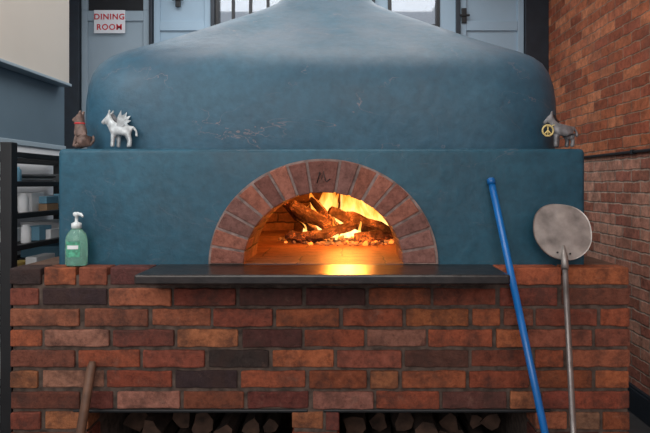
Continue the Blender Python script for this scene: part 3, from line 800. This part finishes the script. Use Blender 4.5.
E = [(0, 1), (1, 2), (2, 3), (3, 4), (4, 5), (1, 6), (6, 7), (7, 8), (1, 9), (9, 10), (10, 11), (0, 12), (12, 13), (0, 14), (14, 15), (0, 16), (16, 17), (17, 18), (3, 19), (19, 20), (3, 21), (21, 22)]
V = [(a*1.08, b*1.08, c*1.08, r*1.08) for a, b, c, r in V]
skin('body', V, E, M_tinbrown, e, loc)
bm = bmesh.new(); bm_lathe(bm, [(0.0165, 0), (0.0185, 0.003), (0.0165, 0.006)], (loc[0]-0.009, loc[1], loc[2]+0.083), n=18)
fin(bm, 'collar', [M_red], e)

# ---------------------------------------------------------------- rack on left
e = empty('black_wire_rack')
X0, X1, Y0, Y1 = -1.53, -1.165, 0.16, 1.25
PW = 0.040
l = [(x, x+PW, y, y+PW, 0, 1.462) for x in (X0, X1-PW) for y in (Y0, Y1-PW)]
SH = [0.25, 0.55, 0.80, 0.975, 1.085, 1.20, 1.315, 1.42]
for z in SH:
    l += [(X0+PW, X1-PW, Y0+.003, Y0+0.030, z-0.010, z+0.010), (X0+PW, X1-PW, Y1-0.026, Y1-.003, z-0.010, z+0.010),
          (X0+.003, X0+0.026, Y0+PW, Y1-PW, z-0.010, z+0.010), (X1-0.026, X1-.003, Y0+PW, Y1-PW, z-0.010, z+0.010)]
    for i in range(11):
        y = Y0+0.07+i*0.09; l.append((X0+.02, X1-.02, y, y+0.014, z-0.004, z+0.004))
boxes('frame', l, [M_dark], e, bevel=0.002)
S = 0.0045
M_yel = simple('yellow_packet', (0.6, 0.42, 0.10), 0.5, var=0.2)
M_dgrey = simple('charcoal_plastic', (0.05, 0.055, 0.06), 0.5, var=0.2)
boxes('stack_of_cartons', [(-1.47, -1.40, 0.40, 0.50, 1.20+S, 1.270, 0), (-1.385, -1.33, 0.38, 0.48, 1.20+S, 1.255, 0), (-1.31, -1.25, 0.46, 0.56, 1.20+S, 1.280, 0), (-1.235, -1.20, 0.48, 0.58, 1.20+S, 1.235, 2), (-1.234, -1.201, 0.481, 0.579, 1.236, 1.265, 1), (-1.48, -1.34, 0.80, 1.05, 1.20+S, 1.26, 0), (-1.32, -1.24, 0.78, 0.95, 1.20+S, 1.27, 1)], [M_card, M_cardb, M_kraft, M_dgrey])
boxes('stack_of_papers', [(-1.48+i*.003, -1.36, 0.36+i*.004, 0.50-i*.006, 1.085+S+i*.005, 1.089+S+i*.005, (0, 0, 1, 0, 2, 0)[i]) for i in range(6)] + [(-1.34, -1.285, 0.38, 0.50, 1.085+S, 1.14, 0), (-1.27, -1.22, 0.46, 0.56, 1.085+S, 1.145, 1), (-1.215, -1.195, 0.50, 0.60, 1.085+S, 1.13, 0), (-1.48, -1.22, 0.80, 1.05, 1.085+S, 1.14, 0)], [M_card, M_cardb, M_yel, M_dgrey], bevel=0.001)
boxes('stack_of_cartons', [(-1.475, -1.41, 0.34, 0.50, 0.975+S, 1.030, 0), (-1.39, -1.33, 0.34, 0.48, 0.975+S, 1.020, 0), (-1.31, -1.255, 0.36, 0.48, 0.975+S, 1.010, 2), (-1.245, -1.20, 0.40, 0.55, 0.975+S, 1.03, 0), (-1.48, -1.22, 0.8, 1.05, 0.975+S, 1.03, 1)], [M_card, M_cardb, M_yel, M_dgrey])
boxes('stack_of_trays', [(-1.475, -1.24, 0.36, 0.64, 1.315+S, 1.330, 0), (-1.47, -1.25, 0.37, 0.63, 1.331, 1.340, 1), (-1.475, -1.24, 0.36, 0.64, 1.341, 1.352, 0), (-1.48, -1.22, 0.80, 1.05, 1.315+S, 1.36, 0)], [M_dgrey, M_card])
for (x, y, z, rr, h, mt) in [(-1.40, 0.42, 0.80+S, .05, .10, M_steel), (-1.28, 0.42, 0.80+S, .045, .12, M_cardb), (-1.40, 0.42, 0.55+S, .06, .14, M_card), (-1.27, 0.42, 0.55+S, .05, .12, M_kraft), (-1.23, 0.36, 1.20+S, .018, .075, M_card), (-1.28, 0.35, 1.20+S, .020, .060, M_steel), (-1.24, 0.32, 1.315+S, .022, .06, M_cardb), (-1.22, 0.36, 1.085+S, .018, .07, M_card)]:
    bm = bmesh.new(); bm_lathe(bm, [(rr*.95, 0), (rr, .004), (rr, h*.80), (rr*.7, h*.90), (rr*.7, h)], (x, y, z), n=24); fin(bm, 'storage_canister', [mt])

# ---------------------------------------------------------------- lights, world, camera
w = bpy.data.worlds.new('World'); scene.world = w; w.use_nodes = True
bg = w.node_tree.nodes['Background']; bg.inputs[0].default_value = (0.90, 0.93, 1.0, 1); bg.inputs[1].default_value = 0.55
light('front_fill_area', 'AREA', (-0.6, -3.0, 2.4), 56, (1.0, 0.93, 0.86), 3.0, (math.radians(68), 0, 0), 1.6)  # unseen soft fill added behind the camera; no window is built there
light('overhead_fill_oven', 'AREA', (-0.1, 0.3, 3.1), 28, (1.0, 0.94, 0.88), 1.6, (0, 0, 0))  # added overhead fill for the oven, out of view, no fixture modelled
light('overhead_fill_rear', 'AREA', (-0.3, 2.2, 3.1), 26, (0.95, 0.97, 1.0), 2.4, (0, 0, 0), 0.8)  # added overhead fill for the back of the room, no fixture modelled
light('left_area_light', 'AREA', (-2.3, 0.9, 2.2), 10, (0.95, 0.97, 1.0), 0.8, (0, math.radians(-90), 0))  # area light beside the left wall, facing right
light('rack_area_light', 'AREA', (-1.35, -0.6, 2.2), 7, (0.95, 0.98, 1.0), 0.5, (math.radians(35), 0, 0))  # area light above and in front of the rack, aimed down at it

cam = bpy.data.cameras.new('camera'); co = bpy.data.objects.new('camera', cam); COL.objects.link(co)
co.location = (0, -1.935, 1.315); co.rotation_euler = (math.pi/2, 0, 0)
cam.sensor_width = 36; cam.lens = 600/650*36; cam.shift_x = -20/650; cam.shift_y = -32.5/650; cam.clip_start = 0.05
scene.camera = co
scene.view_settings.view_transform = 'Standard'
